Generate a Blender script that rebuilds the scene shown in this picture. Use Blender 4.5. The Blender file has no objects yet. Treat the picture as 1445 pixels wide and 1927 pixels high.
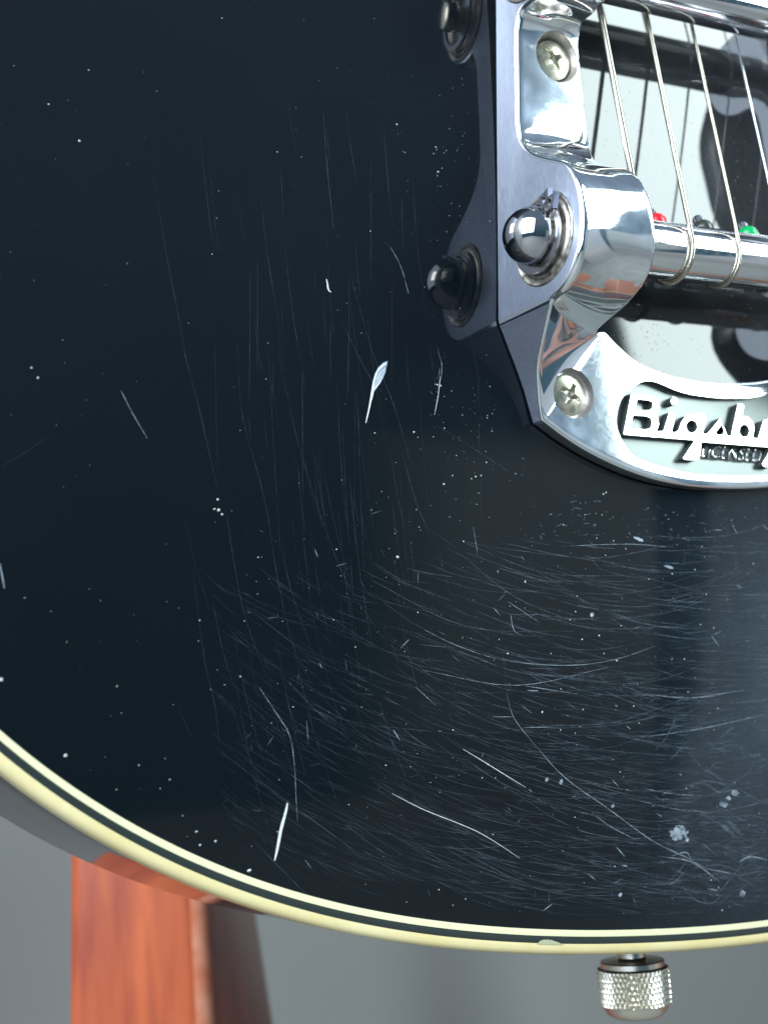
import bpy, bmesh, math, random
import numpy as np
from mathutils import Vector, Matrix

# ------------------------------------------------------------------ frame of reference
# "Guitar millimetres": X across the strings, Y along them towards the neck, Z out of the top.
# The guitar stands upright: world x = X, world z (up) = Y, world y = -Z.
MM = 0.001
BASE = 0.466                       # height of guitar Y = 0 above the floor (m)
def W(p):
    return Vector(((p[0] - 150.0) * MM, -p[2] * MM, p[1] * MM + BASE))

# ------------------------------------------------------------------ camera
FPX, PCX, PCY, CH = 2720.0, 722.5, 963.5, 190.0
_n = np.array([-1600.0, 480.0, FPX]); _n /= np.linalg.norm(_n)
CZ = -_n
_x = np.array([(FPX * FPX + 480 * 20) / 1600.0, 20.0, FPX]); _x /= np.linalg.norm(_x)
CX = _x - CZ * (_x @ CZ); CX /= np.linalg.norm(CX)
CY = np.cross(CZ, CX)
FOOT = np.array([0.0, 0.0, CH])
def ray(px, py):
    d = np.array([px - PCX, py - PCY, FPX]); d = np.array([d @ CX, d @ CY, d @ CZ])
    return d / np.linalg.norm(d)
def un(px, py, z):
    d = ray(px, py); return FOOT + d * ((z - CH) / d[2])

sc = bpy.context.scene
cam = bpy.data.cameras.new('camera'); camo = bpy.data.objects.new('camera', cam)
sc.collection.objects.link(camo); sc.camera = camo
def axw(i, s):                      # camera axis i in guitar mm -> world
    return Vector((s * CX[i], -s * CZ[i], s * CY[i]))
R3 = Matrix((axw(0, 1), axw(1, -1), axw(2, -1))).transposed()
camo.matrix_world = Matrix.Translation(W(FOOT)) @ R3.to_4x4()
cam.sensor_fit = 'VERTICAL'; cam.sensor_height = 36.0; cam.lens = FPX / 1927.0 * 36.0
cam.clip_start = 0.005; cam.clip_end = 50.0
cam.dof.use_dof = True; cam.dof.focus_distance = 0.232; cam.dof.aperture_fstop = cam.lens / 2.7

# ------------------------------------------------------------------ world and window light
wd = bpy.data.worlds.new('World'); sc.world = wd; wd.use_nodes = True
# surroundings: dim, cool, darker towards the ground than overhead
_nt = wd.node_tree; _tc = _nt.nodes.new('ShaderNodeTexCoord'); _sx = _nt.nodes.new('ShaderNodeSeparateXYZ'); _mr = _nt.nodes.new('ShaderNodeMapRange'); _cr = _nt.nodes.new('ShaderNodeValToRGB')
_mr.inputs['From Min'].default_value = -1.0; _mr.inputs['From Max'].default_value = 1.0
_nt.links.new(_tc.outputs['Generated'], _sx.inputs[0]); _nt.links.new(_sx.outputs['Z'], _mr.inputs[0]); _nt.links.new(_mr.outputs[0], _cr.inputs[0])
_e = _cr.color_ramp.elements; _e[0].position = 0.30; _e[0].color = (0.02, 0.07, 0.10, 1); _e[1].position = 0.80; _e[1].color = (0.17, 0.235, 0.32, 1)
_m = _e.new(0.50); _m.color = (0.06, 0.12, 0.17, 1)
_nt.links.new(_cr.outputs[0], _nt.nodes['Background'].inputs[0]); _nt.nodes['Background'].inputs[1].default_value = 1.0
sc.view_settings.view_transform = 'Standard'; sc.view_settings.look = 'None'
sc.view_settings.exposure = 0.0; sc.view_settings.gamma = 1.0
sc.cycles.max_bounces = 8; sc.cycles.glossy_bounces = 6

def window_light(name, az0, az1, el0, el1, dist, radiance, col, target=(160, 70, 0), shape='RECTANGLE'):
    az = math.radians((az0 + az1) / 2); el = math.radians((el0 + el1) / 2)
    d = np.array([math.sin(az) * math.cos(el), math.sin(el), math.cos(az) * math.cos(el)])
    L = bpy.data.lights.new(name, 'AREA'); L.shape = shape
    L.size = 2 * dist * math.tan(math.radians(az1 - az0) / 2) * math.cos(el)
    L.size_y = 2 * dist * math.tan(math.radians(el1 - el0) / 2)
    L.energy = radiance * math.pi * L.size * L.size_y * (1.0 if shape == 'RECTANGLE' else math.pi / 4)
    L.color = col
    o = bpy.data.objects.new(name, L); sc.collection.objects.link(o)
    o.location = W(np.array(target) + d * dist * 1000)
    dv = W(np.array(target)) - o.location
    z = -dv.normalized(); x = Vector((0, 0, 1)).cross(z).normalized(); y = z.cross(x)
    o.rotation_euler = Matrix((x, y, z)).transposed().to_euler()
    return o
window_light('window_light', 39.4, 58, 5.5, 46, 1.0, 17.5, (0.85, 1.0, 1.0))
window_light('side_window_light', -86, -26, -2, 58, 1.7, 6.3, (0.70, 0.84, 1.0))
window_light('bright_pane_light', -78, -56, 15, 42, 1.65, 26.0, (0.95, 1.0, 1.0))
# lamps added in place of a dim wall under the window, dark gap between
for k in range(6):                 # nested lamps whose glow fades out to the left and downwards
    window_light('wall_standin_light', 18.5 + 1.15 * k, 41.4 - 0.12 * k, -26 + 3.4 * k, 5.6 - 0.5 * k, 1.1 + 0.002 * k, 0.055, (0.96, 1.0, 0.95))
for k in range(6):
    window_light('wall_standin_light', 43.3 + 0.12 * k, 66, -28 + 2.4 * k, 5.6 - 0.5 * k, 1.1 + 0.002 * k, 0.06, (0.93, 0.97, 1.0))

# ------------------------------------------------------------------ materials
def mat(name, base, rough=0.5, metal=0.0, spec=0.5, **kw):
    m = bpy.data.materials.new(name); m.use_nodes = True
    b = m.node_tree.nodes['Principled BSDF']
    b.inputs['Base Color'].default_value = (*base, 1); b.inputs['Roughness'].default_value = rough
    b.inputs['Metallic'].default_value = metal; b.inputs['Specular IOR Level'].default_value = spec
    for k, v in kw.items(): b.inputs[k].default_value = v
    return m
def N(m, t, **kw):
    n = m.node_tree.nodes.new(t)
    for k, v in kw.items(): setattr(n, k, v)
    return n
def LK(m, a, b): m.node_tree.links.new(a, b)
def tex_noise(m, scale, detail=4, mapscale=(1, 1, 1), rough=0.55):
    tc = N(m, 'ShaderNodeTexCoord'); mp = N(m, 'ShaderNodeMapping'); mp.inputs['Scale'].default_value = mapscale
    no = N(m, 'ShaderNodeTexNoise'); no.inputs['Scale'].default_value = scale
    no.inputs['Detail'].default_value = detail; no.inputs['Roughness'].default_value = rough
    LK(m, tc.outputs['Object'], mp.inputs[0]); LK(m, mp.outputs[0], no.inputs[0]); return no
def ramp(m, src, p0, c0, p1, c1):
    r = N(m, 'ShaderNodeValToRGB'); e = r.color_ramp.elements
    e[0].position = p0; e[0].color = (*c0, 1) if len(c0) == 3 else c0
    e[1].position = p1; e[1].color = (*c1, 1) if len(c1) == 3 else c1
    LK(m, src, r.inputs[0]); return r
def g(v): return (v, v, v)
def bump(m, src, strength, dist):
    b = N(m, 'ShaderNodeBump'); b.inputs['Strength'].default_value = strength; b.inputs['Distance'].default_value = dist
    LK(m, src, b.inputs['Height']); LK(m, b.outputs[0], m.node_tree.nodes['Principled BSDF'].inputs['Normal']); return b

# black lacquer: mirror gloss plus a weak scuffed lobe with its own worn patches
M_LAC = mat('black_lacquer', (0.0025, 0.0042, 0.0058), 0.035)
def lac():
    m = M_LAC; nt = m.node_tree; b = nt.nodes['Principled BSDF']; out = nt.nodes['Material Output']
    n1 = tex_noise(m, 55, 6); r1 = ramp(m, n1.outputs[0], 0.35, g(0.025), 0.75, g(0.055)); LK(m, r1.outputs[0], b.inputs['Roughness'])
    gl = N(m, 'ShaderNodeBsdfGlossy'); gl.inputs['Roughness'].default_value = 0.52; gl.inputs['Color'].default_value = (0.55, 0.77, 1, 1)
    n2 = tex_noise(m, 1600, 6, (0.6, 1, 1.3), 0.7); r2 = ramp(m, n2.outputs[0], 0.3, g(0.45), 0.75, g(1.0))
    n3 = tex_noise(m, 17, 4); r3 = ramp(m, n3.outputs[0], 0.36, g(0.25), 0.68, g(1.0))
    # the playing-wear patch lies low on the bass side of the strings' end
    tc = N(m, 'ShaderNodeTexCoord'); vd = N(m, 'ShaderNodeVectorMath', operation='DISTANCE')
    LK(m, tc.outputs['Object'], vd.inputs[0]); vd.inputs[1].default_value = W((214, -26, -7))
    r4 = ramp(m, vd.outputs['Value'], 0.010, g(1.0), 0.078, g(0.03)); r4.color_ramp.interpolation = 'EASE'
    m1 = N(m, 'ShaderNodeMath', operation='MULTIPLY'); LK(m, r2.outputs[0], m1.inputs[0]); LK(m, r3.outputs[0], m1.inputs[1])
    m2 = N(m, 'ShaderNodeMath', operation='MULTIPLY'); LK(m, m1.outputs[0], m2.inputs[0]); LK(m, r4.outputs[0], m2.inputs[1])
    m3 = N(m, 'ShaderNodeMath', operation='MULTIPLY'); LK(m, m2.outputs[0], m3.inputs[0]); m3.inputs[1].default_value = 0.16
    mx = N(m, 'ShaderNodeMixShader'); LK(m, m3.outputs[0], mx.inputs[0]); LK(m, b.outputs[0], mx.inputs[1]); LK(m, gl.outputs[0], mx.inputs[2])
    # film of dust where a cloth cannot reach, round the strings and the tailpiece
    v2 = N(m, 'ShaderNodeVectorMath', operation='DISTANCE'); LK(m, tc.outputs['Object'], v2.inputs[0]); v2.inputs[1].default_value = W((205, 105, 0))
    r5 = ramp(m, v2.outputs['Value'], 0.02, g(1.0), 0.075, g(0.0)); r5.color_ramp.interpolation = 'EASE'
    n6 = tex_noise(m, 700, 8, (1, 1, 1), 0.75); r6 = ramp(m, n6.outputs[0], 0.35, g(0.6), 0.75, g(1.0))
    m4 = N(m, 'ShaderNodeMath', operation='MULTIPLY'); LK(m, r5.outputs[0], m4.inputs[0]); LK(m, r6.outputs[0], m4.inputs[1])
    m5 = N(m, 'ShaderNodeMath', operation='MULTIPLY'); LK(m, m4.outputs[0], m5.inputs[0]); m5.inputs[1].default_value = 0.075
    df = N(m, 'ShaderNodeBsdfDiffuse'); df.inputs['Color'].default_value = (0.55, 0.56, 0.56, 1)
    mx2 = N(m, 'ShaderNodeMixShader'); LK(m, m5.outputs[0], mx2.inputs[0]); LK(m, mx.outputs[0], mx2.inputs[1]); LK(m, df.outputs[0], mx2.inputs[2])
    LK(m, mx2.outputs[0], out.inputs[0])
lac()
M_RIM = mat('black_lacquer_side', (0.006, 0.0045, 0.004), 0.06, 0.0, 0.5, IOR=1.27)
M_CREAM = mat('aged_cream_plastic', (0.80, 0.75, 0.48), 0.32)
def cream():
    n = tex_noise(M_CREAM, 42, 9, (1, 1, 1), 0.75); r = ramp(M_CREAM, n.outputs[0], 0.33, (0.56, 0.46, 0.21), 0.68, (0.63, 0.55, 0.32))
    LK(M_CREAM, r.outputs[0], M_CREAM.node_tree.nodes['Principled BSDF'].inputs['Base Color'])
cream()
M_CREAM2 = mat('pale_cream_plastic', (0.60, 0.57, 0.36), 0.3)
M_CHIP = mat('dull_cream_chip', (0.30, 0.30, 0.19), 0.6)
M_BLINE = mat('black_plastic_line', (0.02, 0.026, 0.024), 0.22)

M_POL = mat('polished_aluminium', (0.86, 0.87, 0.88), 0.07, 1.0)
def pol():
    m = M_POL; b = m.node_tree.nodes['Principled BSDF']; out = m.node_tree.nodes['Material Output']
    n = tex_noise(m, 2600, 8, (1, 1, 1), 0.75); r = ramp(m, n.outputs[0], 0.42, g(0.045), 0.78, g(0.085))
    LK(m, r.outputs[0], b.inputs['Roughness'])
    n2 = tex_noise(m, 2400, 5, (1, 1, 1), 0.65); bump(m, n2.outputs[0], 0.012, 0.0001)
    gl = N(m, 'ShaderNodeBsdfGlossy'); gl.inputs['Roughness'].default_value = 0.36; gl.inputs['Color'].default_value = (0.62, 0.76, 0.96, 1)
    n3 = tex_noise(m, 500, 3, (1, 1, 1), 0.5); r3 = ramp(m, n3.outputs[0], 0.3, g(0.06), 0.74, g(0.17))
    n4 = tex_noise(m, 120, 4); r4 = ramp(m, n4.outputs[0], 0.35, g(0.15), 0.65, g(1.0))
    mm = N(m, 'ShaderNodeMath', operation='MULTIPLY'); LK(m, r3.outputs[0], mm.inputs[0]); LK(m, r4.outputs[0], mm.inputs[1])
    mx = N(m, 'ShaderNodeMixShader'); LK(m, mm.outputs[0], mx.inputs[0]); LK(m, b.outputs[0], mx.inputs[1]); LK(m, gl.outputs[0], mx.inputs[2]); LK(m, mx.outputs[0], out.inputs[0])
pol()
M_BRU = mat('brushed_aluminium', (0.70, 0.72, 0.80), 0.5, 0.88)
def bru():
    m = M_BRU; b = m.node_tree.nodes['Principled BSDF']
    n = tex_noise(m, 120, 5, (40, 40, 1), 0.7); r = ramp(m, n.outputs[0], 0.3, (0.27, 0.31, 0.40), 0.7, (0.40, 0.445, 0.56))
    LK(m, r.outputs[0], b.inputs['Base Color'])
    r2 = ramp(m, n.outputs[0], 0.3, g(0.28), 0.7, g(0.44)); LK(m, r2.outputs[0], b.inputs['Roughness']); bump(m, n.outputs[0], 0.25, 0.0001)
bru()
M_CHR = mat('chrome', (0.80, 0.81, 0.82), 0.05, 1.0)
def chr_():
    n = tex_noise(M_CHR, 700, 8, (1, 1, 1), 0.7); r = ramp(M_CHR, n.outputs[0], 0.45, g(0.03), 0.8, g(0.2))
    LK(M_CHR, r.outputs[0], M_CHR.node_tree.nodes['Principled BSDF'].inputs['Roughness'])
chr_()
M_CAP = mat('dark_chrome', (0.55, 0.55, 0.57), 0.07, 1.0)
M_CLIP = mat('steel_clip', (0.42, 0.42, 0.45), 0.22, 1.0)
M_BUSH = mat('worn_bushing', (0.42, 0.38, 0.33), 0.38, 0.9)
def grime(m, c0, c1, sc_=500):
    n = tex_noise(m, sc_, 6); r = ramp(m, n.outputs[0], 0.35, c0, 0.65, c1)
    LK(m, r.outputs[0], m.node_tree.nodes['Principled BSDF'].inputs['Base Color'])
grime(M_BUSH, (0.12, 0.10, 0.085), (0.60, 0.56, 0.5))
M_SCR = mat('aged_nickel_screw', (0.66, 0.64, 0.55), 0.26, 0.85)
grime(M_SCR, (0.34, 0.33, 0.26), (0.66, 0.63, 0.50), 900)
M_HOLE = mat('bare_casting', (0.66, 0.62, 0.60), 0.35, 0.9)
M_RECESS_SHADE = mat('painted_recess_shade', (0.055, 0.065, 0.058), 0.55, 0.3)  # dark reflection and shade painted onto recess walls and letter sides
M_SAT = mat('dull_cast_recess', (0.25, 0.275, 0.268), 0.42, 1.0)
M_STR = mat('nickel_wound', (0.46, 0.42, 0.35), 0.2, 1.0)
M_STP = mat('plain_steel', (0.66, 0.67, 0.70), 0.18, 1.0)
M_RED = mat('red_ball', (0.62, 0.015, 0.025), 0.2); M_GRN = mat('green_ball', (0.0, 0.28, 0.08), 0.2); M_BLK = mat('black_ball', (0.03, 0.035, 0.03), 0.2)
M_KNOB = mat('nickel_knob', (0.78, 0.72, 0.60), 0.24, 1.0)
M_WOOD = mat('orange_stained_wood', (0.5, 0.13, 0.035), 0.32)
def wood():
    m = M_WOOD; b = m.node_tree.nodes['Principled BSDF']
    n = tex_noise(m, 90, 7, (1.2, 1.2, 0.14), 0.65); r = ramp(m, n.outputs[0], 0.36, (0.24, 0.034, 0.011), 0.66, (0.47, 0.100, 0.026))
    LK(m, r.outputs[0], b.inputs['Base Color'])
    b.inputs['Coat Weight'].default_value = 1.0; b.inputs['Coat Roughness'].default_value = 0.13
wood()
M_PEG = mat('shaded_cradle_wood', (0.20, 0.085, 0.055), 0.5)  # stand wood in a darker colour, painting the shadow on the cradle
M_EDGE = mat('wood_edge_highlight', (0.72, 0.32, 0.20), 0.35)  # paler tone painting a highlight along the leg's rounded edge
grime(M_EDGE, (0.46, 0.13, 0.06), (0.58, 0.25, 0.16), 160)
M_WALL = mat('grey_wall', (0.15, 0.15, 0.143), 0.8)
def wl():
    n = tex_noise(M_WALL, 3.0, 4); r = ramp(M_WALL, n.outputs[0], 0.3, (0.232, 0.229, 0.222), 0.7, (0.266, 0.262, 0.254))
    LK(M_WALL, r.outputs[0], M_WALL.node_tree.nodes['Principled BSDF'].inputs['Base Color'])
wl()
M_FLOOR = mat('grey_floor', (0.10, 0.11, 0.105), 0.7)
grime(M_FLOOR, (0.15, 0.155, 0.148), (0.19, 0.195, 0.186), 12)
M_MARK = [mat('faint_scratch', (0.030, 0.043, 0.056), 0.5), mat('scratch_grey', (0.062, 0.084, 0.108), 0.5),
          mat('scratch_pale', (0.31, 0.37, 0.43), 0.5), mat('chip_white', (0.66, 0.69, 0.68), 0.6)]
def broken(m, sc_, lo, hi):
    out = m.node_tree.nodes['Material Output']; b = m.node_tree.nodes['Principled BSDF']
    n = tex_noise(m, sc_, 5, (1, 1, 1), 0.7); r = ramp(m, n.outputs[0], 0.34, g(lo), 0.66, g(hi))
    t = N(m, 'ShaderNodeBsdfTransparent'); mx = N(m, 'ShaderNodeMixShader'); LK(m, r.outputs[0], mx.inputs[0]); LK(m, t.outputs[0], mx.inputs[1]); LK(m, b.outputs[0], mx.inputs[2]); LK(m, mx.outputs[0], out.inputs[0])
for m_, q_ in zip(M_MARK, ((260, 0.0, 0.95), (300, 0.0, 1.0), (420, 0.1, 1.0), (900, 0.7, 1.0))): broken(m_, *q_)
M_BLUECHIP = mat('chip_blue_grey', (0.22, 0.28, 0.36), 0.5)
M_DUST = mat('dust', (0.42, 0.43, 0.42), 0.8)

# ------------------------------------------------------------------ object helpers
col = sc.collection
def link(name, me, parent=None, mats=()):
    o = bpy.data.objects.new(name, me); col.objects.link(o)
    for m in mats: me.materials.append(m)
    if parent is not None:
        o.parent = parent; o.matrix_parent_inverse = PINV.get(parent.name, Matrix.Identity(4))
        if parent.name not in PINV: o.matrix_parent_inverse = parent.matrix_world.inverted()
    return o
PINV = {}
def empty(name, loc, label, cat):
    o = bpy.data.objects.new(name, None); col.objects.link(o); o.location = loc; o.empty_display_size = 0.02
    o['label'] = label; o['category'] = cat
    PINV[o.name] = Matrix.Translation(-Vector(loc)); return o
def mesh(name, verts, faces, parent, mats, smooth=True, sharp=35, fm=None):
    """verts in guitar millimetres"""
    me = bpy.data.meshes.new(name); me.from_pydata([W(v) for v in verts], [], faces); me.validate(); me.update()
    o = link(name, me, parent, mats if isinstance(mats, (list, tuple)) else (mats,))
    if fm:
        for p, i in zip(me.polygons, fm): p.material_index = i
    if smooth:
        me.shade_smooth(); me.set_sharp_from_angle(angle=math.radians(sharp))
    return o
def fixnormals(o):
    bm = bmesh.new(); bm.from_mesh(o.data); bmesh.ops.recalc_face_normals(bm, faces=bm.faces); bm.to_mesh(o.data); bm.free()
def frame(axis):
    a = np.array(axis, float); a /= np.linalg.norm(a)
    t = np.array([0, 1.0, 0]) if abs(a[1]) < 0.9 else np.array([1.0, 0, 0])
    u = np.cross(t, a); u /= np.linalg.norm(u); v = np.cross(a, u); return a, u, v
def lathe(name, prof, origin, axis, parent, m, seg=64, sharp=35, rfun=None):
    a, u, v = frame(axis); o = np.array(origin, float); V = []; F = []; n = len(prof)
    for k in range(seg):
        t = 2 * math.pi * k / seg; d = u * math.cos(t) + v * math.sin(t)
        for i, (r, h) in enumerate(prof):
            V.append(o + a * h + d * (r + (rfun(t, h, r) if rfun else 0)))
    for k in range(seg):
        k2 = (k + 1) % seg
        for i in range(n - 1):
            F.append((k * n + i, k2 * n + i, k2 * n + i + 1, k * n + i + 1))
    ob = mesh(name, V, F, parent, m, True, sharp)
    bm = bmesh.new(); bm.from_mesh(ob.data); bmesh.ops.remove_doubles(bm, verts=bm.verts, dist=2e-7)
    bmesh.ops.recalc_face_normals(bm, faces=bm.faces); bm.to_mesh(ob.data); bm.free()
    ob.data.shade_smooth(); ob.data.set_sharp_from_angle(angle=math.radians(sharp))
    return ob
def catmull(pts, n_per=8, closed=False):
    P = [np.array(p, float) for p in pts]; out = []
    L = len(P)
    for i in range(L if closed else L - 1):
        if closed: p0, p1, p2, p3 = P[i - 1], P[i], P[(i + 1) % L], P[(i + 2) % L]
        else:
            p1, p2 = P[i], P[i + 1]; p0 = P[i - 1] if i else 2 * p1 - p2; p3 = P[i + 2] if i + 2 < L else 2 * p2 - p1
        for k in range(n_per):
            t = k / n_per
            out.append(0.5 * (2 * p1 + (p2 - p0) * t + (2 * p0 - 5 * p1 + 4 * p2 - p3) * t * t + (3 * p1 - p0 - 3 * p2 + p3) * t ** 3))
    if not closed: out.append(P[-1])
    return out
def resample(pts, n, closed=False):
    P = np.array(pts, float)
    if closed: P = np.vstack([P, P[:1]])
    s = np.concatenate([[0], np.cumsum(np.linalg.norm(np.diff(P, axis=0), axis=1))])
    t = np.linspace(0, s[-1], n + 1)[:-1] if closed else np.linspace(0, s[-1], n)
    return np.stack([np.interp(t, s, P[:, k]) for k in range(P.shape[1])], 1)
def tube(name, path, rad, parent, m, seg=10):
    V = []; F = []; P = np.array(path, float); n = len(P)
    T = np.gradient(P, axis=0)
    ref = np.array([1.0, 0, 0])
    for i in range(n):
        t = T[i] / np.linalg.norm(T[i]); u = ref - t * (ref @ t); u /= np.linalg.norm(u); v = np.cross(t, u)
        r = rad(i) if callable(rad) else rad
        for k in range(seg):
            a = 2 * math.pi * k / seg; V.append(P[i] + (u * math.cos(a) + v * math.sin(a)) * r)
    for i in range(n - 1):
        for k in range(seg):
            k2 = (k + 1) % seg; F.append((i * seg + k, i * seg + k2, (i + 1) * seg + k2, (i + 1) * seg + k))
    F.append(tuple(range(seg))[::-1]); F.append(tuple((n - 1) * seg + k for k in range(seg)))
    return mesh(name, V, F, parent, m, True, 80)

# ------------------------------------------------------------------ setting
def sheet(name, pts, m):
    o = mesh(name, pts, [(0, 1, 2, 3)], None, m, False); o['kind'] = 'structure'; return o
FLY = -BASE * 1000
def wz(x): return -330 - (x - 150) * 0.42
sheet('wall', [(-1800, FLY, wz(-1800)), (2500, FLY, wz(2500)), (2500, 2000, wz(2500)), (-1800, 2000, wz(-1800))], M_WALL)
sheet('floor', [(-1800, FLY, wz(-1800)), (2500, FLY, wz(2500)), (2500, FLY, 1500), (-1800, FLY, 1500)], M_FLOOR)

# ------------------------------------------------------------------ guitar body
guitar = empty('electric_guitar', W((183, -46, -25)), 'black electric guitar with scratched glossy top, cream binding and polished metal vibrato tailpiece', 'guitar')
def zb(x, y):
    dy = y - 72.0
    zy = dy * dy / 1454.0 if dy < 0 else 6.0 * (1 - math.exp(-dy * dy / (1454.0 * 6)))
    ax = min(max((abs(x - 182.0) - 22.0), 0.0), 200.0); t = min(ax / 30.0, 1.0)      # flat under the strings, falling away to the sides
    zx = 0.06 * 30.0 * (t ** 3 - t ** 4 / 2) + 0.06 * max(ax - 30.0, 0.0)
    return 0.33 - zy - zx - (x - 182.0) ** 2 / 9000.0
def nb(x, y):
    e = 0.05
    n = np.array([-(zb(x + e, y) - zb(x - e, y)) / (2 * e), -(zb(x, y + e) - zb(x, y - e)) / (2 * e), 1.0]); return n / np.linalg.norm(n)
def on_body(px, py, lift=0.0):
    w = un(px, py, 0)
    for _ in range(6): w = un(px, py, zb(w[0], w[1]))
    return w + nb(w[0], w[1]) * lift
CXG = 183.0
edge_px = [(0, 1456), (125, 1552), (214, 1597), (300, 1639), (399, 1689), (523, 1732), (623, 1753), (720, 1768), (810, 1778), (900, 1786), (1000, 1793), (1083, 1797), (1200, 1797), (1300, 1791), (1445, 1775)]
def on_drop(px, py, drop):
    w = on_body(px, py)
    for _ in range(5): w = un(px, py, zb(w[0], w[1]) - drop)
    return w
tr = [on_drop(p[0], p[1], max(0.2, 3.8 - 3.6 * p[0] / 800.0)) for p in edge_px]
CYG = 85.0
ph = []; rr = []; ww = []
for p in tr:
    dx, dy = p[0] - CXG, p[1] - CYG; ph.append(math.atan2(dx, -dy)); rr.append(math.hypot(dx, dy)); ww.append(6.0)
n0 = len(ph)
for a, r_ in ((-90, 168), (-105, 169), (-120, 168)): ph.append(math.radians(a)); rr.append(r_); ww.append(2.0)
for i in range(0, n0, 2): ph.append(0.1 - ph[i]); rr.append(rr[i]); ww.append(0.6)
for a, r_ in ((90, 168), (105, 169), (120, 168)): ph.append(math.radians(a)); rr.append(r_); ww.append(1.0)
ww = np.array(ww); ww[:n0] = 12
cf = np.polyfit(np.array(ph), np.array(rr), 8, w=ww)
def rp(a): return np.polyval(cf, a)
low = []
for k in range(-118, 119, 2):
    a = math.radians(k); low.append((CXG + rp(a) * math.sin(a), CYG - rp(a) * math.cos(a)))
lx = low[0]
upper = [(low[-1][0] - 16, low[-1][1] + 40), (CXG + 118, CYG + 165), (CXG + 122, CYG + 205), (CXG + 100, CYG + 235), (CXG + 62, CYG + 222), (CXG + 40, CYG + 262),
         (CXG - 20, CYG + 272), (CXG - 80, CYG + 268), (CXG - 125, CYG + 238), (CXG - 134, CYG + 200), (CXG - 124, CYG + 160), (low[0][0] + 16, low[0][1] + 40)]
ring = catmull(low + upper, 10, True)
OUT = resample(ring, 720, True)
tan = np.roll(OUT, -1, 0) - np.roll(OUT, 1, 0); tan /= np.linalg.norm(tan, axis=1)[:, None]
INW = np.stack([-tan[:, 1], tan[:, 0]], 1)
if ((np.array([CXG, CYG]) - OUT[0]) @ INW[0]) < 0: INW = -INW
NS = len(OUT)
EZ = np.array([zb(*(OUT[i] + INW[i] * 4.1)) for i in range(NS)])
def ringloft(name, prof, parent, m, close=False, sharp=50):
    V = []; F = []; n = len(prof)
    for i in range(NS):
        for d, dz in prof:
            q = OUT[i] + INW[i] * d; V.append((q[0], q[1], EZ[i] + dz))
    for i in range(NS):
        j = (i + 1) % NS
        for k in range(n if close else n - 1):
            k2 = (k + 1) % n; F.append((i * n + k, i * n + k2, j * n + k2, j * n + k))
    o = mesh(name, V, F, parent, m, True, sharp); fixnormals(o); o.data.shade_smooth(); o.data.set_sharp_from_angle(angle=math.radians(sharp)); return o
# body: top sheet, side and back in one mesh
V = []; F = []
NR = 70; cen = np.array([CXG, CYG + 25])
inner = OUT + INW * 4.1
for k in range(NR):
    s = 1 - k / NR
    for i in range(NS):
        q = cen + (inner[i] - cen) * s; V.append((q[0], q[1], zb(q[0], q[1])))
V.append((cen[0], cen[1], zb(*cen)))
for k in range(NR - 1):
    for i in range(NS):
        j = (i + 1) % NS; F.append((k * NS + i, k * NS + j, (k + 1) * NS + j, (k + 1) * NS + i))
for i in range(NS): F.append(((NR - 1) * NS + i, (NR - 1) * NS + (i + 1) % NS, NR * NS))
fm = [0] * len(F)
b0 = len(V)
sp = [(4.1, -0.25), (0.12, -3.85), (0.12, None), (1.2, 'b1'), (3.0, 'b2')]
for i in range(NS):
    for d, dz in sp:
        q = OUT[i] + INW[i] * d
        z = EZ[i] + dz if isinstance(dz, float) else {None: -49.0, 'b1': -50.6, 'b2': -51.2}[dz]
        V.append((q[0], q[1], z))
ns = len(sp)
for i in range(NS):
    j = (i + 1) % NS
    F.append((i, j, b0 + j * ns, b0 + i * ns)); fm.append(1)
    for k in range(ns - 1): F.append((b0 + i * ns + k, b0 + j * ns + k, b0 + j * ns + k + 1, b0 + i * ns + k + 1)); fm.append(1)
V.append((cen[0], cen[1], -51.5)); cb = len(V) - 1
for i in range(NS): F.append((b0 + i * ns + ns - 1, b0 + ((i + 1) % NS) * ns + ns - 1, cb)); fm.append(1)
body = mesh('body', V, F, guitar, [M_LAC, M_RIM], True, 40, fm)
fixnormals(body); body.data.shade_smooth(); body.data.set_sharp_from_angle(angle=math.radians(40))
ringloft('binding', [(1.85, -3.0), (1.85, 0.02), (1.5, 0.03), (0.9, -0.03), (0.45, -0.2), (0.16, -0.5), (0.03, -0.9), (0.0, -1.4), (0.0, -3.6), (0.08, -3.8), (1.0, -3.8)], guitar, M_CREAM)
ringloft('binding_line', [(1.85, -3.0), (1.87, -0.10), (2.2, -0.06), (2.75, -0.06), (3.03, -0.10), (3.05, -3.0)], guitar, M_BLINE)
ringloft('inner_binding', [(3.05, -3.0), (3.05, 0.02), (3.6, 0.05), (4.08, 0.02), (4.1, -3.0)], guitar, M_CREAM2)

# ------------------------------------------------------------------ vibrato casting (horseshoe frame)
FL = [(133, 0.02), (132.2, 1.8), (131.2, 5), (130.9, 9.3), (129.6, 14.0), (126.5, 16.9), (122.3, 17.9), (118, 16.7), (115.2, 14.0), (113.85, 10.6), (113.7, 8.6), (113.3, 7.1), (110.8, 6.1), (108, 6), (104, 6), (100, 6), (96, 6.0), (93, 6.25), (90.3, 7.2), (87.6, 9.6), (85.4, 13.2),
      (83.7, 16.6), (82.4, 18.8), (80.2, 20.7), (77, 22.1), (73, 22.8), (69.5, 22.55), (66.5, 21.7), (63.6, 19.8), (61.8, 17.2), (60.92, 14.3)]
FR = [(66.5, 21.6), (63.9, 19.5), (62.0, 16.2), (60.9, 12.6), (60.0, 9.2), (59.3, 6.4)]
L_yz = resample(catmull(FL, 10), 190)
FRfull = FL[:FL.index((69.5, 22.55)) + 1] + FR
R_yz = resample(catmull(FRfull, 10), 190)
def wallx(y): return 142.97 + (y - 119.0) * (142.97 - 137.69) / 58.08
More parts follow.
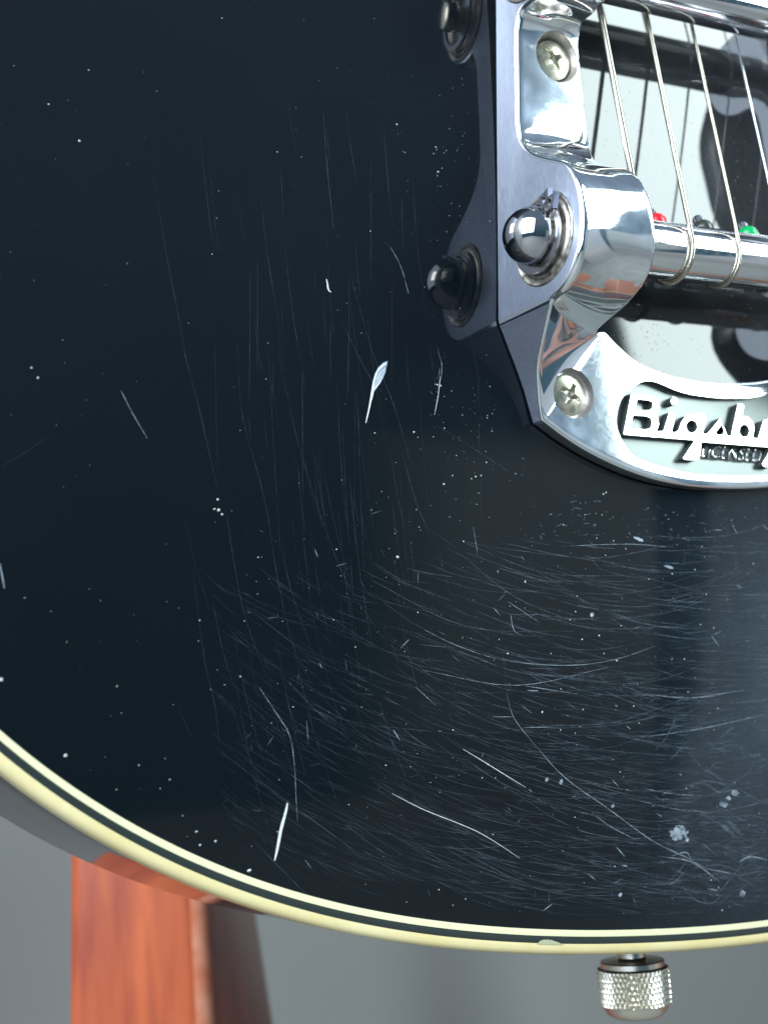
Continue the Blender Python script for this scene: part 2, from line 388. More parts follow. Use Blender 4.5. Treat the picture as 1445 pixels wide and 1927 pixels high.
def rightx(y):
    if y > 93: return 155.6
    if y > 85: t = (93 - y) / 8.0; t = t * t * (3 - 2 * t); return 155.6 - 2.2 * t
    return 153.4
def prof_n(P):
    T = np.gradient(P, axis=0); T /= np.linalg.norm(T, axis=1)[:, None]
    return np.stack([T[:, 1] * -1.0, T[:, 0]], 1) * -1.0     # (ny, nz), outward: up where the path runs to -Y
nL = prof_n(L_yz); nR = prof_n(R_yz)
secs = []
for i in range(190):
    r = 0.0 if i == 0 else (0.75 if i < 186 else 0.75)
    secs.append(dict(L=np.array([wallx(L_yz[i, 0]), *L_yz[i]]), R=np.array([rightx(R_yz[i, 0]), *R_yz[i]]),
                     nL=np.array([0, *nL[i]]), nR=np.array([0, *nR[i]]), rl=min(r, 0.75), rr=min(r, 0.9) if r else 0, ez=1.0, kind='leg'))
NLEG = len(secs)
tl = [(137.69, 60.92, 14.3), (138.2, 59.8, 13.0), (138.9, 57.8, 10.8), (139.7, 55.6, 8.4), (140.35, 53.8, 6.5), (140.95, 52.0, 5.1), (141.7, 49.6, 3.9), (142.35, 46.8, 3.0), (142.95, 44.4, 2.55)]
trr = [(153.4, 59.3, 6.4), (153.9, 59.2, 5.2), (154.6, 59.4, 4.2), (155.3, 59.7, 3.4), (156.0, 60.0, 2.9), (156.6, 60.2, 2.7), (157.2, 60.3, 2.6), (157.7, 60.4, 2.55), (158.2, 60.35, 2.55)]
TL = resample(catmull(tl, 8), 46)[1:]; TR = resample(catmull(trr, 8), 46)[1:]
UP = np.array([0, 0, 1.0])
for a, b in zip(TL, TR):
    secs.append(dict(L=a, R=b, nL=UP, nR=UP, rl=0.45, rr=0.4, ez=1.9, kind='taper'))
oc = [(142.95, 44.4), (147.8, 41.4), (153.1, 38.8), (159.7, 36.4), (166, 34.8), (172, 33.9), (178, 33.5), (CXG, 33.4)]
ic = [(158.2, 60.35), (160.9, 58.0), (164.2, 55.8), (168.5, 54.3), (173, 53.4), (178, 52.9), (181, 52.75), (CXG, 52.7)]
OC = resample(catmull(oc, 8), 60)[1:]; IC = resample(catmull(ic, 8), 60)[1:]
for a, b in zip(OC, IC):
    secs.append(dict(L=np.array([*a, 2.55]), R=np.array([*b, 2.55]), nL=UP, nR=UP, rl=0.45, rr=0.4, ez=1.0, kind='arc'))
def mir(v): return np.array([2 * CXG - v[0], v[1], v[2]])
def mirn(v): return np.array([-v[0], v[1], v[2]])
full = secs + [dict(L=mir(s['L']), R=mir(s['R']), nL=mirn(s['nL']), nR=mirn(s['nR']), rl=s['rl'], rr=s['rr'], ez=s['ez'], kind=s['kind']) for s in secs[-2::-1]]
NV_ = 22
def section(s):
    L, R = s['L'], s['R']; d = R - L; d[2] = 0; d[1] = d[1]; w = np.linalg.norm(d); d = d / w
    pts = []
    for k in range(4):
        a = k / 4 * math.pi / 2; r = s['rl']
        pts.append(L + d * r * (1 - math.cos(a)) - s['nL'] * r * (1 - math.sin(a)))
    a0 = L + d * s['rl']; b0_ = R - d * s['rr']
    for k in range(NV_):
        t = k / (NV_ - 1); p = a0 + (b0_ - a0) * t
        if s['ez'] != 1.0: p[2] = R[2] + (L[2] - R[2]) * (1 - t) ** s['ez']
        pts.append(p)
    for k in range(3, -1, -1):
        a = k / 4 * math.pi / 2; r = s['rr']
        pts.append(R - d * r * (1 - math.cos(a)) - s['nR'] * r * (1 - math.sin(a)))
    return pts
rows = [section(s) for s in full]; K = len(rows[0]); NSEC = len(rows)
V = [p for r_ in rows for p in r_]; F = []; fm = []
for i in range(NSEC - 1):
    for k in range(K - 1): F.append((i * K + k, i * K + k + 1, (i + 1) * K + k + 1, (i + 1) * K + k)); fm.append(0)
# left / right walls
def addv(p): V.append(np.array(p, float)); return len(V) - 1
def wall_side(kidx, slot_leg, slot_arc):
    bot = {}
    for i in range(NSEC):
        if NLEG - 1 <= i <= NSEC - NLEG:
            p = V[i * K + kidx]; bot[i] = addv((p[0], p[1], 0.0))
    a, b = NLEG - 1, NSEC - NLEG
    F.append(tuple(i * K + kidx for i in range(0, a + 1)) + (bot[a],)); fm.append(slot_leg)
    F.append(tuple(i * K + kidx for i in range(b, NSEC)) + (bot[b],)); fm.append(slot_leg)
    for i in range(a, b):
        F.append((i * K + kidx, (i + 1) * K + kidx, bot[i + 1], bot[i])); fm.append(slot_leg if full[i]['kind'] == 'taper' else slot_arc)
    return [0 * K + kidx] + [bot[i] for i in range(a, b + 1)] + [(NSEC - 1) * K + kidx]
bl_ = wall_side(0, 1, 0); br_ = wall_side(K - 1, 0, 0)
mid = range(1, len(bl_) - 2)
F.append((bl_[0], bl_[1], br_[1]) + tuple(range(K - 1, 0, -1))); fm.append(0)
for i in mid: F.append((bl_[i], bl_[i + 1], br_[i + 1], br_[i])); fm.append(0)
F.append((bl_[-1], bl_[-2], br_[-2]) + tuple((NSEC - 1) * K + k for k in range(K - 1, 0, -1))); fm.append(0)
castm = bpy.data.meshes.new('vibrato_frame'); castm.from_pydata([W(v) for v in V], [], F)
for m_ in (M_POL, M_BRU, M_HOLE): castm.materials.append(m_)
for p, i in zip(castm.polygons, fm): p.material_index = i
casto = link('vibrato_frame', castm, guitar)
bm = bmesh.new(); bm.from_mesh(castm); bmesh.ops.remove_doubles(bm, verts=bm.verts, dist=1e-7)
big = [f for f in bm.faces if len(f.verts) > 4]; bmesh.ops.triangulate(bm, faces=big)
bmesh.ops.recalc_face_normals(bm, faces=bm.faces); bm.to_mesh(castm); bm.free()

# cutters: two screw holes each side, logo recess
def cutter(name, prof, c, slot_mat):
    o = lathe(name, prof, c, (0, 0, 1), None, slot_mat, 72); fixnormals(o); return o
S1 = (150.35, 107.2); S2 = (149.9, 49.2)
rec6 = [(150, 290), (240, 220), (300, 184), (400, 180), (500, 215), (600, 258), (750, 300), (950, 326), (1150, 328), (1250, 324)]
rec6b = [(1250, 1046), (1100, 1048), (850, 1030), (600, 990), (400, 932), (250, 870), (170, 795), (110, 690), (77, 590), (74, 480), (100, 375)]
def z6(p, z): return un(1145 + 0.2076 * p[0], 680 + 0.2076 * p[1], z)
recL = [z6(p, 2.55)[:2] for p in rec6b] + [z6(p, 2.55)[:2] for p in rec6]
recL = [q for q in recL if q[0] < CXG - 1]
recP = recL + [np.array([2 * CXG - q[0], q[1]]) for q in recL[::-1]]
recP = resample(catmull(recP, 6, True), 150, True)
FLOORZ = 1.2
def prism(name, poly, z0, z1, m):
    n = len(poly); V = [(q[0], q[1], z0) for q in poly] + [(q[0], q[1], z1) for q in poly]
    F = [tuple(range(n)), tuple(range(n, 2 * n))] + [(i, (i + 1) % n, n + (i + 1) % n, n + i) for i in range(n)]
    o = mesh(name, V, F, None, m, False); fixnormals(o); return o
cuts = []
for sx in (0, 1):
    for (cx_, cy_), top, fl in ((S1, 12, 3.2), (S2, 14, 0.9)):
        X_ = 2 * CXG - cx_ if sx else cx_
        if top == 12: pr = [(0, fl), (3.7, fl), (3.75, 4.2), (4.55, 6.02), (4.6, 14), (0, 14)]
        else: pr = [(0, fl), (4.3, fl), (4.35, 16), (0, 16)]
        cuts.append(cutter('hole_cutter', pr, (X_, cy_, 0), M_HOLE))
rc = prism('recess_cutter', recP, FLOORZ, 5, M_RECESS_SHADE)
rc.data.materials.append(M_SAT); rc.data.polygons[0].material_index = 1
cuts.append(rc)
for c in cuts:
    md = casto.modifiers.new('cut', 'BOOLEAN'); md.operation = 'DIFFERENCE'; md.object = c; md.solver = 'EXACT'
    if hasattr(md, 'material_mode'): md.material_mode = 'TRANSFER'
dg = bpy.context.evaluated_depsgraph_get(); ev = casto.evaluated_get(dg); newm = bpy.data.meshes.new_from_object(ev)
casto.modifiers.clear(); casto.data = newm; newm.name = 'vibrato_frame'
for c in cuts: bpy.data.objects.remove(c)
newm.shade_smooth(); newm.set_sharp_from_angle(angle=math.radians(32))

# logo lettering, raised from the recess floor
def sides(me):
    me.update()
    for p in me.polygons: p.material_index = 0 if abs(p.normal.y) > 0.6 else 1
def lettering():
    O = [(128, 660), (200, 294), (215, 288), (345, 300), (410, 318), (446, 356), (460, 408), (452, 450), (434, 482), (450, 520), (455, 570), (446, 610), (436, 634),
         (482, 636), (500, 610), (545, 462), (575, 458), (598, 490), (596, 535), (570, 640), (604, 645), (632, 620), (650, 560), (690, 497), (740, 479), (800, 474),
         (832, 470), (868, 478), (884, 505), (872, 570), (850, 655), (888, 658), (940, 600), (1008, 513), (1022, 520), (1008, 556), (1045, 600), (1062, 640), (1070, 672),
         (1104, 677), (1168, 388), (1205, 383), (1224, 400), (1208, 492), (1262, 505), (1306, 550), (1318, 612), (1304, 688), (1350, 702), (1400, 534), (1448, 526),
         (1436, 600), (1450, 640), (1500, 640), (1540, 534), (1598, 540), (1545, 720), (1500, 860), (1476, 960), (1402, 955), (1386, 930), (1436, 850), (1462, 780),
         (838, 733), (828, 860), (796, 898), (690, 893), (667, 878), (700, 830), (775, 717), (140, 668)]
    holes = [[(258, 348), (350, 352), (388, 366), (398, 392), (388, 425), (365, 445), (238, 443)],
             [(222, 492), (340, 498), (380, 520), (390, 556), (378, 596), (345, 618), (198, 612)],
             [(752 + 50 * math.cos(a), 592 + 56 * math.sin(a)) for a in np.linspace(0, 2 * math.pi, 18)[:-1]],
             [(1020, 580), (1044, 625), (1034, 662), (1008, 670), (982, 664), (971, 642)],
             [(1228 + 45 * math.cos(a), 630 + 58 * math.sin(a)) for a in np.linspace(0, 2 * math.pi, 18)[:-1]]]
    dot = [(592 + 33 * math.cos(a), 360 + 38 * math.sin(a)) for a in np.linspace(0, 2 * math.pi, 18)[:-1]]
    ztop = 2.5
    def rounded(pl):
        out = []
        P = [np.array(p, float) for p in pl]
        for i in range(len(P)):
            a, b, c = P[i - 1], P[i], P[(i + 1) % len(P)]
            ra = min(7, np.linalg.norm(a - b) * 0.3); rc = min(7, np.linalg.norm(c - b) * 0.3)
            p0 = b + (a - b) / np.linalg.norm(a - b) * ra; p2 = b + (c - b) / np.linalg.norm(c - b) * rc
            out += [p0, 0.25 * p0 + 0.5 * b + 0.25 * p2, p2]
        return out
    cu = bpy.data.curves.new('logo_lettering', 'CURVE'); cu.dimensions = '2D'; cu.fill_mode = 'BOTH'
    H = (ztop - FLOORZ) / 2 * MM
    for pl in [rounded(O), dot] + holes:
        spn = cu.splines.new('POLY'); spn.points.add(len(pl) - 1); spn.use_cyclic_u = True
        for q, p in zip(spn.points, pl):
            w = z6(p, ztop); q.co = ((w[0] - 150) * MM, w[1] * MM, 0, 1)
    cu.extrude = H - 0.00012; cu.bevel_depth = 0.00012; cu.bevel_resolution = 1; cu.offset = -0.0001
    tmp = bpy.data.objects.new('tmp', cu); col.objects.link(tmp)
    # LICENSED
    t = bpy.data.curves.new('t', 'FONT'); t.body = 'LICENSED'; t.size = 1.0; t.offset = 0.012; t.shear = 0.12; t.extrude = 0.0; t.space_character = 1.0
    tt = bpy.data.objects.new('tmp2', t); col.objects.link(tt)
    bpy.context.view_layer.update(); dg = bpy.context.evaluated_depsgraph_get()
    me = bpy.data.meshes.new_from_object(tmp.evaluated_get(dg)); mt = bpy.data.meshes.new_from_object(tt.evaluated_get(dg))
    bpy.data.objects.remove(tmp); bpy.data.objects.remove(tt)
    for v in me.vertices:                                       # curve plane (x, y) -> guitar plane
        x, y, z = v.co; v.co = Vector((x, -(FLOORZ * MM + H + z), y + BASE))
    o = link('logo_lettering', me, casto, (M_POL, M_RECESS_SHADE)); sides(me); me.shade_smooth(); me.set_sharp_from_angle(angle=math.radians(30))
    xs = [v.co.x for v in mt.vertices]; ys = [v.co.y for v in mt.vertices]
    x0, x1, y0, y1 = min(xs), max(xs), min(ys), max(ys)
    bm = bmesh.new(); bm.from_mesh(mt)
    ret = bmesh.ops.extrude_face_region(bm, geom=bm.faces[:])
    for e in ret['geom']:
        if isinstance(e, bmesh.types.BMVert): e.co.z = 1.0
    c00, c10, c01 = np.array([838, 868.]), np.array([1384, 918.]), np.array([856, 745.])
    for v in bm.verts:
        u = (v.co.x - x0) / (x1 - x0); w = (v.co.y - y0) / (y1 - y0)
        q = c00 + (c10 - c00) * u + (c01 - c00) * w; p = z6(q, 1.6); p[2] = FLOORZ + 0.3 * v.co.z; v.co = W(p)
    bmesh.ops.recalc_face_normals(bm, faces=bm.faces); bm.to_mesh(mt); bm.free()
    link('logo_lettering', mt, casto, (M_POL, M_RECESS_SHADE)); sides(mt)
    # dark sheet painting shade into the gaps round the small letters
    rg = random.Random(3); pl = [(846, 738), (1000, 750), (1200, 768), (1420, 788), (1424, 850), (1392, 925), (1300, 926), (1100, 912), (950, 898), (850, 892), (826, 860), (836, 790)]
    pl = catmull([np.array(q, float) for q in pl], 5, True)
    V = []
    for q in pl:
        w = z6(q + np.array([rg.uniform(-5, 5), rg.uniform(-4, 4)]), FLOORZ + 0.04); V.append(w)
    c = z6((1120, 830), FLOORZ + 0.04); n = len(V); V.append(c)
    mesh('recess_shade_sheet', V, [(n, i, (i + 1) % n) for i in range(n)], casto, M_RECESS_SHADE, False)
lettering()

# ------------------------------------------------------------------ Phillips screws
def screw(c, r, ztop, dome, ang, parent):
    V = []; F = []; seg = 120; nr = 34
    def zz(x, y):
        rr_ = math.hypot(x, y); z = ztop + dome * (1 - (rr_ / r) ** 2)
        ca, sa = math.cos(ang), math.sin(ang); u, v = x * ca + y * sa, -x * sa + y * ca
        def arm(a, b):
            wa = 0.52 - 0.06 * abs(a); la = 2.05
            f = min(1, max(0, (wa - abs(b)) / 0.12)) * min(1, max(0, (la - abs(a)) / 0.2))
            return f * (0.55 + 0.75 * max(0, 1 - abs(a) / 2.0))
        q = max(arm(u, v), arm(v, u))
        rr2 = max(0, 1 - rr_ / 1.0); q = max(q, 1.3 * min(1, rr2 * 4) if rr_ < 0.85 else 0)
        return z - q
    V.append((c[0], c[1], zz(0, 0)))
    for k in range(1, nr + 1):
        R_ = r * k / nr
        for i in range(seg):
            t = 2 * math.pi * i / seg; x, y = R_ * math.cos(t), R_ * math.sin(t); V.append((c[0] + x, c[1] + y, zz(x, y)))
    for dz, dr in ((0.15, 0.08), (0.7, 0.12), (2.2, -0.6)):
        for i in range(seg):
            t = 2 * math.pi * i / seg; V.append((c[0] + (r + dr) * math.cos(t), c[1] + (r + dr) * math.sin(t), ztop - dz))
    for i in range(seg): F.append((0, 1 + i, 1 + (i + 1) % seg))
    for k in range(nr + 2):
        for i in range(seg):
            j = (i + 1) % seg; F.append((1 + k * seg + i, 1 + (k + 1) * seg + i, 1 + (k + 1) * seg + j, 1 + k * seg + j))
    return mesh('screw', V, F, parent, M_SCR, True, 38)
for sx in (0, 1):
    f = (lambda x: 2 * CXG - x) if sx else (lambda x: x)
    screw((f(S1[0]), S1[1]), 3.5, 4.75, 0.55, math.radians(28), casto)
    screw((f(S2[0]), S2[1]), 3.55, 1.4, 0.6, math.radians(62), casto)

# ------------------------------------------------------------------ axle cap, bushing and retaining clip on each side
def axle_end(c, nrm, parent, flat=False):
    n = np.array(nrm, float); n /= np.linalg.norm(n)
    # raised bushing ring
    lathe('bushing', [(7.7, -0.3), (7.7, 0.12), (7.45, 0.35), (7.0, 0.28), (6.7, 0.05), (6.5, 0.3), (6.2, 0.42), (5.9, 0.3), (5.7, 0.1), (4.0, 0.1)], c, n, parent, M_BUSH, 72, 50)
    if flat: pr = [(0, 4.6), (2.3, 4.55), (2.7, 4.2), (2.7, 2.6), (2.3, 2.4), (2.3, 0)]
    else: pr = [(0.0, 7.15), (0.9, 7.05), (1.8, 6.78), (2.7, 6.3), (3.5, 5.6), (4.15, 4.75), (4.55, 3.8), (4.7, 3.1), (4.7, 2.2), (4.4, 1.95), (4.3, 1.6), (4.3, 0)]
    lathe('axle_cap', pr, c, n, parent, M_CAP if not flat else M_KNOB, 72, 40)
    # retaining clip: an open spring ring with two eyed ears
    a, u, v = frame(n); o = np.array(c, float)
    yv = np.array([0, 1.0, 0]) - n * n[1]; yv /= np.linalg.norm(yv); zv = np.array([0, 0, 1.0])
    V = []; F = []
    g0, g1 = math.radians(54), math.radians(384)
    ns_ = 60
    for k in range(ns_ + 1):
        t = g0 + 0.1 + (g1 - g0 - 0.2) * k / ns_
        e = abs(k / ns_ - 0.5) * 2; wdt = 1.25 - 0.55 * e
        d = yv * math.cos(t) + zv * math.sin(t)
        for (rr_, hh) in ((5.9 - wdt, 1.1), (5.9, 1.1), (5.9, 1.75), (5.9 - wdt, 1.75)): V.append(o + d * rr_ + n * hh)
    for k in range(ns_):
        for q in range(4): F.append((k * 4 + q, k * 4 + (q + 1) % 4, k * 4 + 4 + (q + 1) % 4, k * 4 + 4 + q))
    F += [(0, 1, 2, 3), (ns_ * 4 + 3, ns_ * 4 + 2, ns_ * 4 + 1, ns_ * 4)]
    for tt in (g0 - math.radians(7), g1 - math.radians(360) + math.radians(7)):
        d = yv * math.cos(tt) + zv * math.sin(tt); s = -yv * math.sin(tt) + zv * math.cos(tt); cc = o + d * 6.0
        b = len(V); m_ = 16
        for hh in (1.3, 2.3):
            for i in range(m_):
                q = 2 * math.pi * i / m_; dd = abs(math.cos(q)) ** 0.9 + abs(math.sin(q)) ** 0.9
                V.append(cc + (d * math.cos(q) * 1.95 + s * math.sin(q) * 1.4) / dd + n * hh)
            for i in range(m_):
                q = 2 * math.pi * i / m_; dd = abs(math.cos(q)) ** 0.9 + abs(math.sin(q)) ** 0.9
                V.append(cc + (d * math.cos(q) * 1.0 + s * math.sin(q) * 0.7) / dd + n * hh)
        for i in range(m_):
            j = (i + 1) % m_
            F += [(b + i, b + j, b + m_ + j, b + m_ + i), (b + 2 * m_ + i, b + 2 * m_ + j, b + 3 * m_ + j, b + 3 * m_ + i),
                  (b + i, b + j, b + 2 * m_ + j, b + 2 * m_ + i), (b + m_ + i, b + m_ + j, b + 3 * m_ + j, b + 3 * m_ + i)]
    cl = mesh('retaining_clip', V, F, parent, M_CLIP, True, 30); fixnormals(cl); cl.data.shade_smooth(); cl.data.set_sharp_from_angle(angle=math.radians(30))
WN = (-0.9959, 0.0905, 0)
axle_end((wallx(71.5), 71.5, 12.9), WN, casto)
axle_end((wallx(122.3), 122.3, 9.3), WN, casto, True)
axle_end((2 * CXG - wallx(71.5), 71.5, 12.9), (0.9959, 0.0905, 0), casto)

# ------------------------------------------------------------------ bars
BY, BZ, BR = 72.5, 11.7, 4.85
TY, TZ, TR_ = 122.3, 9.3, 4.5
X0, X1 = 152.6, 2 * CXG - 152.6
bar = lathe('roller_bar', [(0, 0), (BR, 0), (BR, 1), (BR, X1 - X0 - 1), (BR, X1 - X0), (0, X1 - X0)], (X0, BY, BZ), (1, 0, 0), guitar, M_CHR, 96, 60)
lathe('tension_bar', [(0, 0), (TR_, 0), (TR_, 1), (TR_, X1 - X0 + 3), (TR_, X1 - X0 + 4), (0, X1 - X0 + 4)], (X0 - 2, TY, TZ), (1, 0, 0), guitar, M_CHR, 96, 60)

# strings: from the bridge, under the tension bar, over and round the roller bar to the pins
sx_bar = [155.7, 166.4, 177.2, 187.9, 198.6, 209.3]; sx_ten = [162.1, 172.9, 183.6, 194.3, 205.0, 215.7]
dia = [1.17, 0.92, 0.68, 0.44, 0.34, 0.26]; pitch = [0.30, 0.25, 0.20, 0, 0, 0]
for i in range(6):
    r = dia[i] / 2; P = []
    ry = TZ - TR_ - r
    P.append((sx_ten[i] + 3.5, 232.0, 15.0))
    P.append((sx_ten[i], TY + 1.2, ry + 0.02)); P.append((sx_ten[i], TY - 0.4, ry)); P.append((sx_ten[i], TY - 1.0, ry + 0.02))
    RR = BR + r; dvec = np.array([TY - 1.0 - BY, ry - BZ]); Ld = np.linalg.norm(dvec)
    th = math.atan2(dvec[1], dvec[0]) + math.acos(RR / Ld)
    path = P[:]
    for k in range(33):
        t = th + (math.radians(352) - th) * k / 32
        path.append((sx_bar[i], BY + RR * math.cos(t), BZ + RR * math.sin(t)))
    path = np.array(path)
    Ltot = np.sum(np.linalg.norm(np.diff(path, axis=0), axis=1))
    if pitch[i]:
        far = resample(path[:2], 40); near = path[1:]
        Ln = np.sum(np.linalg.norm(np.diff(near, axis=0), axis=1)); nn = int(Ln / pitch[i] * 5)
        Q = np.vstack([far[:-1], resample(near, nn)])
        step = pitch[i] / 5
        rad = lambda k, r=r: r * (0.90 + 0.10 * (0, 0.75, 1, 0.75, 0)[k % 5])
        tube('string', Q, rad, guitar, M_STR, 9)
    else:
        tube('string', resample(path, 420), r, guitar, M_STP, 10)
    # ball end looped on its pin, on the neck side of the roller bar
    bx = sx_bar[i] - 0.6
    bc = (bx, BY + 5.6, BZ - 2.5)
    sph = [(2.0 * math.sin(a), -2.0 * math.cos(a)) for a in np.linspace(0, math.pi, 18)]
    bo = lathe('ball_end', sph, bc, (1, 0, 0), bar, [M_BLK, M_RED, M_BLK, M_GRN, M_BLK, M_RED][i], 28)
    lathe('anchor_pin', [(0, 9.4), (0.75, 9.2), (0.95, 8.8), (0.95, 3.0)], (bx, BY, BZ), (0, math.cos(math.radians(-24)), math.sin(math.radians(-24))), bar, M_CHR, 20)
    lathe('anchor_pin', [(0, 7.3), (0.85, 7.1), (1.15, 6.6), (1.15, 3.0)], (bx - 4.6, BY, BZ), (0, math.cos(math.radians(-58)), math.sin(math.radians(-58))), bar, M_CHR, 20)

# bridge the strings run to, and the vibrato arm with its spring cup (both right of and above the frame)
V = []
def boxm(name, x0, x1, y0, y1, z0, z1, parent, m, b=0.6):
    bm = bmesh.new(); bmesh.ops.create_cube(bm, size=1.0)
    for v in bm.verts: v.co = W(((x0 + x1) / 2 + v.co.x * (x1 - x0), (y0 + y1) / 2 + v.co.y * (y1 - y0), (z0 + z1) / 2 + v.co.z * (z1 - z0)))
    bmesh.ops.recalc_face_normals(bm, faces=bm.faces)
    if b: bmesh.ops.bevel(bm, geom=bm.edges[:], offset=b * MM, segments=3, affect='EDGES', profile=0.5)
    me = bpy.data.meshes.new(name); bm.to_mesh(me); bm.free(); o = link(name, me, parent, (m,)); me.shade_smooth(); me.set_sharp_from_angle(angle=math.radians(40)); return o
boxm('bridge', 156, 226, 224, 236, zb(183, 230) - 0.5, 14.6, guitar, M_CHR, 1.2)
M_ARM = mat('dark_steel_arm', (0.10, 0.10, 0.105), 0.3, 1.0)
# spring cup on the treble end and the arm that folds back over the tailpiece
lathe('spring_cup', [(0, 0), (8.5, 0), (9.5, 1.0), (9.5, 13), (8.5, 14), (0, 14)], (238, 74, 6), (0, 0, 1), guitar, M_CAP, 48)
arm_pts = [(229, 86), (220, 97), (218, 108), (219, 120), (231, 140), (250, 160), (262, 156), (258, 130), (252, 100), (246, 72), (240, 62), (228, 56), (216, 64), (214, 72), (221, 80)]
arm_poly = resample(catmull(arm_pts, 6, True), 90, True)
def slab(name, poly, z0, z1, parent, m):
    n = len(poly); c = np.mean(poly, 0)
    ringsz = [(z0, -0.8), (z0 + 0.8, 0), (z1 - 0.8, 0), (z1, -0.8)]
    V = []; F = []
    for z, off in ringsz:
        for q in poly:
            d = (q - c) / np.linalg.norm(q - c); V.append((q[0] + d[0] * off, q[1] + d[1] * off, z))
    for k in range(3):
        for i in range(n): F.append((k * n + i, k * n + (i + 1) % n, (k + 1) * n + (i + 1) % n, (k + 1) * n + i))
    F.append(tuple(range(n))); F.append(tuple(range(3 * n, 4 * n)))
    o = mesh(name, V, F, parent, m, True, 50); fixnormals(o); return o
slab('vibrato_arm', arm_poly, 24, 31, guitar, M_ARM)

# ------------------------------------------------------------------ strap button (knurled knob on the bottom edge)
KX, KZ = 175.0, -27.0
ky = -46.0
def knurl(t, h, r):
    if r < 6.1 or h < 6.2 or h > 12.6: return 0.0
    a = (t * 46 / (2 * math.pi) + (h - 8.0) * 0.52); b = (t * 46 / (2 * math.pi) - (h - 8.0) * 0.52)
    fa = abs((a % 1.0) - 0.5) * 2; fb = abs((b % 1.0) - 0.5) * 2
    return 0.46 * min(fa, fb) ** 0.8
pr = [(0, 0), (2.6, 0), (2.5, 1.0), (2.4, 2.8), (2.5, 4.3), (2.8, 4.7), (5.7, 4.9), (5.9, 5.05), (5.95, 5.9), (6.1, 6.25)]
pr += [(6.2, 6.3 + 6.2 * k / 42) for k in range(43)] + [(6.1, 12.7), (5.9, 13.2), (5.6, 14.0), (5.0, 14.6), (4.4, 14.9), (3.4, 15.1), (0, 15.2)]
lathe('strap_button', pr, (KX, ky + 0.9, KZ), (-0.01, -1, 0), guitar, M_KNOB, 368, 32, knurl)

# ------------------------------------------------------------------ wear on the top: chips, scratches, dust (children of the body)
rnd = random.Random(11)
def ribbon(acc, px, wid, lift=0.035, taper=True, smooth=True):
    """acc=(V,F); px polyline in photo pixels laid on the arched top; wid in mm"""
    pts = catmull(px, 5) if smooth and len(px) > 2 else [np.array(p, float) for p in resample(px, max(3, int(math.dist(px[0], px[-1]) / 40) + 3))]
    P = [on_body(p[0], p[1], lift) for p in pts]; n = len(P); V, F = acc; b = len(V)
    for i in range(n):
        t = P[min(i + 1, n - 1)] - P[max(i - 1, 0)]; s = np.cross(nb(P[i][0], P[i][1]), t); s /= (np.linalg.norm(s) + 1e-9)
        f = (math.sin(math.pi * (0.04 + 0.92 * i / (n - 1))) ** 0.5) if taper else 1.0
        V.append(P[i] - s * wid * f / 2); V.append(P[i] + s * wid * f / 2)
    for i in range(n - 1): F.append((b + 2 * i, b + 2 * i + 1, b + 2 * i + 3, b + 2 * i + 2))
def patch(acc, px, lift=0.04):
    V, F = acc; b = len(V)
    c = np.mean(np.array(px, float), 0); V.append(on_body(c[0], c[1], lift))
    for p in px: V.append(on_body(p[0], p[1], lift))
    n = len(px)
    for i in range(n): F.append((b, b + 1 + i, b + 1 + (i + 1) % n))
def flush(name, acc, m, stuff=False, label=None):
    o = mesh(name, acc[0], acc[1], body, m, False)
    if stuff: o['kind'] = 'stuff'
    if label: o['label'] = label
    return o
# feather-shaped chip
a = ([], [])
patch(a, [(729, 679), (720, 683), (711, 692), (705, 704), (702, 718), (701, 732), (704, 737), (710, 728), (715, 722), (719, 714), (723, 706), (726, 697), (725, 692), (728, 688)])
flush('paint_chip', a, M_BLUECHIP, label='feather shaped pale chip with a long white stem')
a = ([], [])
ribbon(a, [(727, 682), (714, 693), (705, 711), (700, 736), (695, 765), (688, 796)], 0.32, 0.06)
for q in ([(727, 692), (716, 702), (706, 718)], [(725, 699), (715, 711), (705, 725)], [(721, 709), (713, 720), (704, 731)], [(728, 684), (718, 691), (709, 702)], [(717, 716), (709, 727), (703, 735)]): ribbon(a, q, 0.13, 0.065)
ribbon(a, [(704, 715), (701, 735), (697, 757)], 0.45, 0.062)
flush('chip_stem', a, M_MARK[3])
a = ([], []); ribbon(a, [(541, 1511), (537, 1530), (529, 1560), (522, 1596), (517, 1619)], 0.46, 0.05); flush('paint_chip', a, M_MARK[3], label='long thin white chip near the cream binding')
a = ([], []); ribbon(a, [(614, 525), (616, 534), (617, 542), (619, 547), (623, 550)], 0.26, 0.05); flush('scratch', a, M_MARK[3])
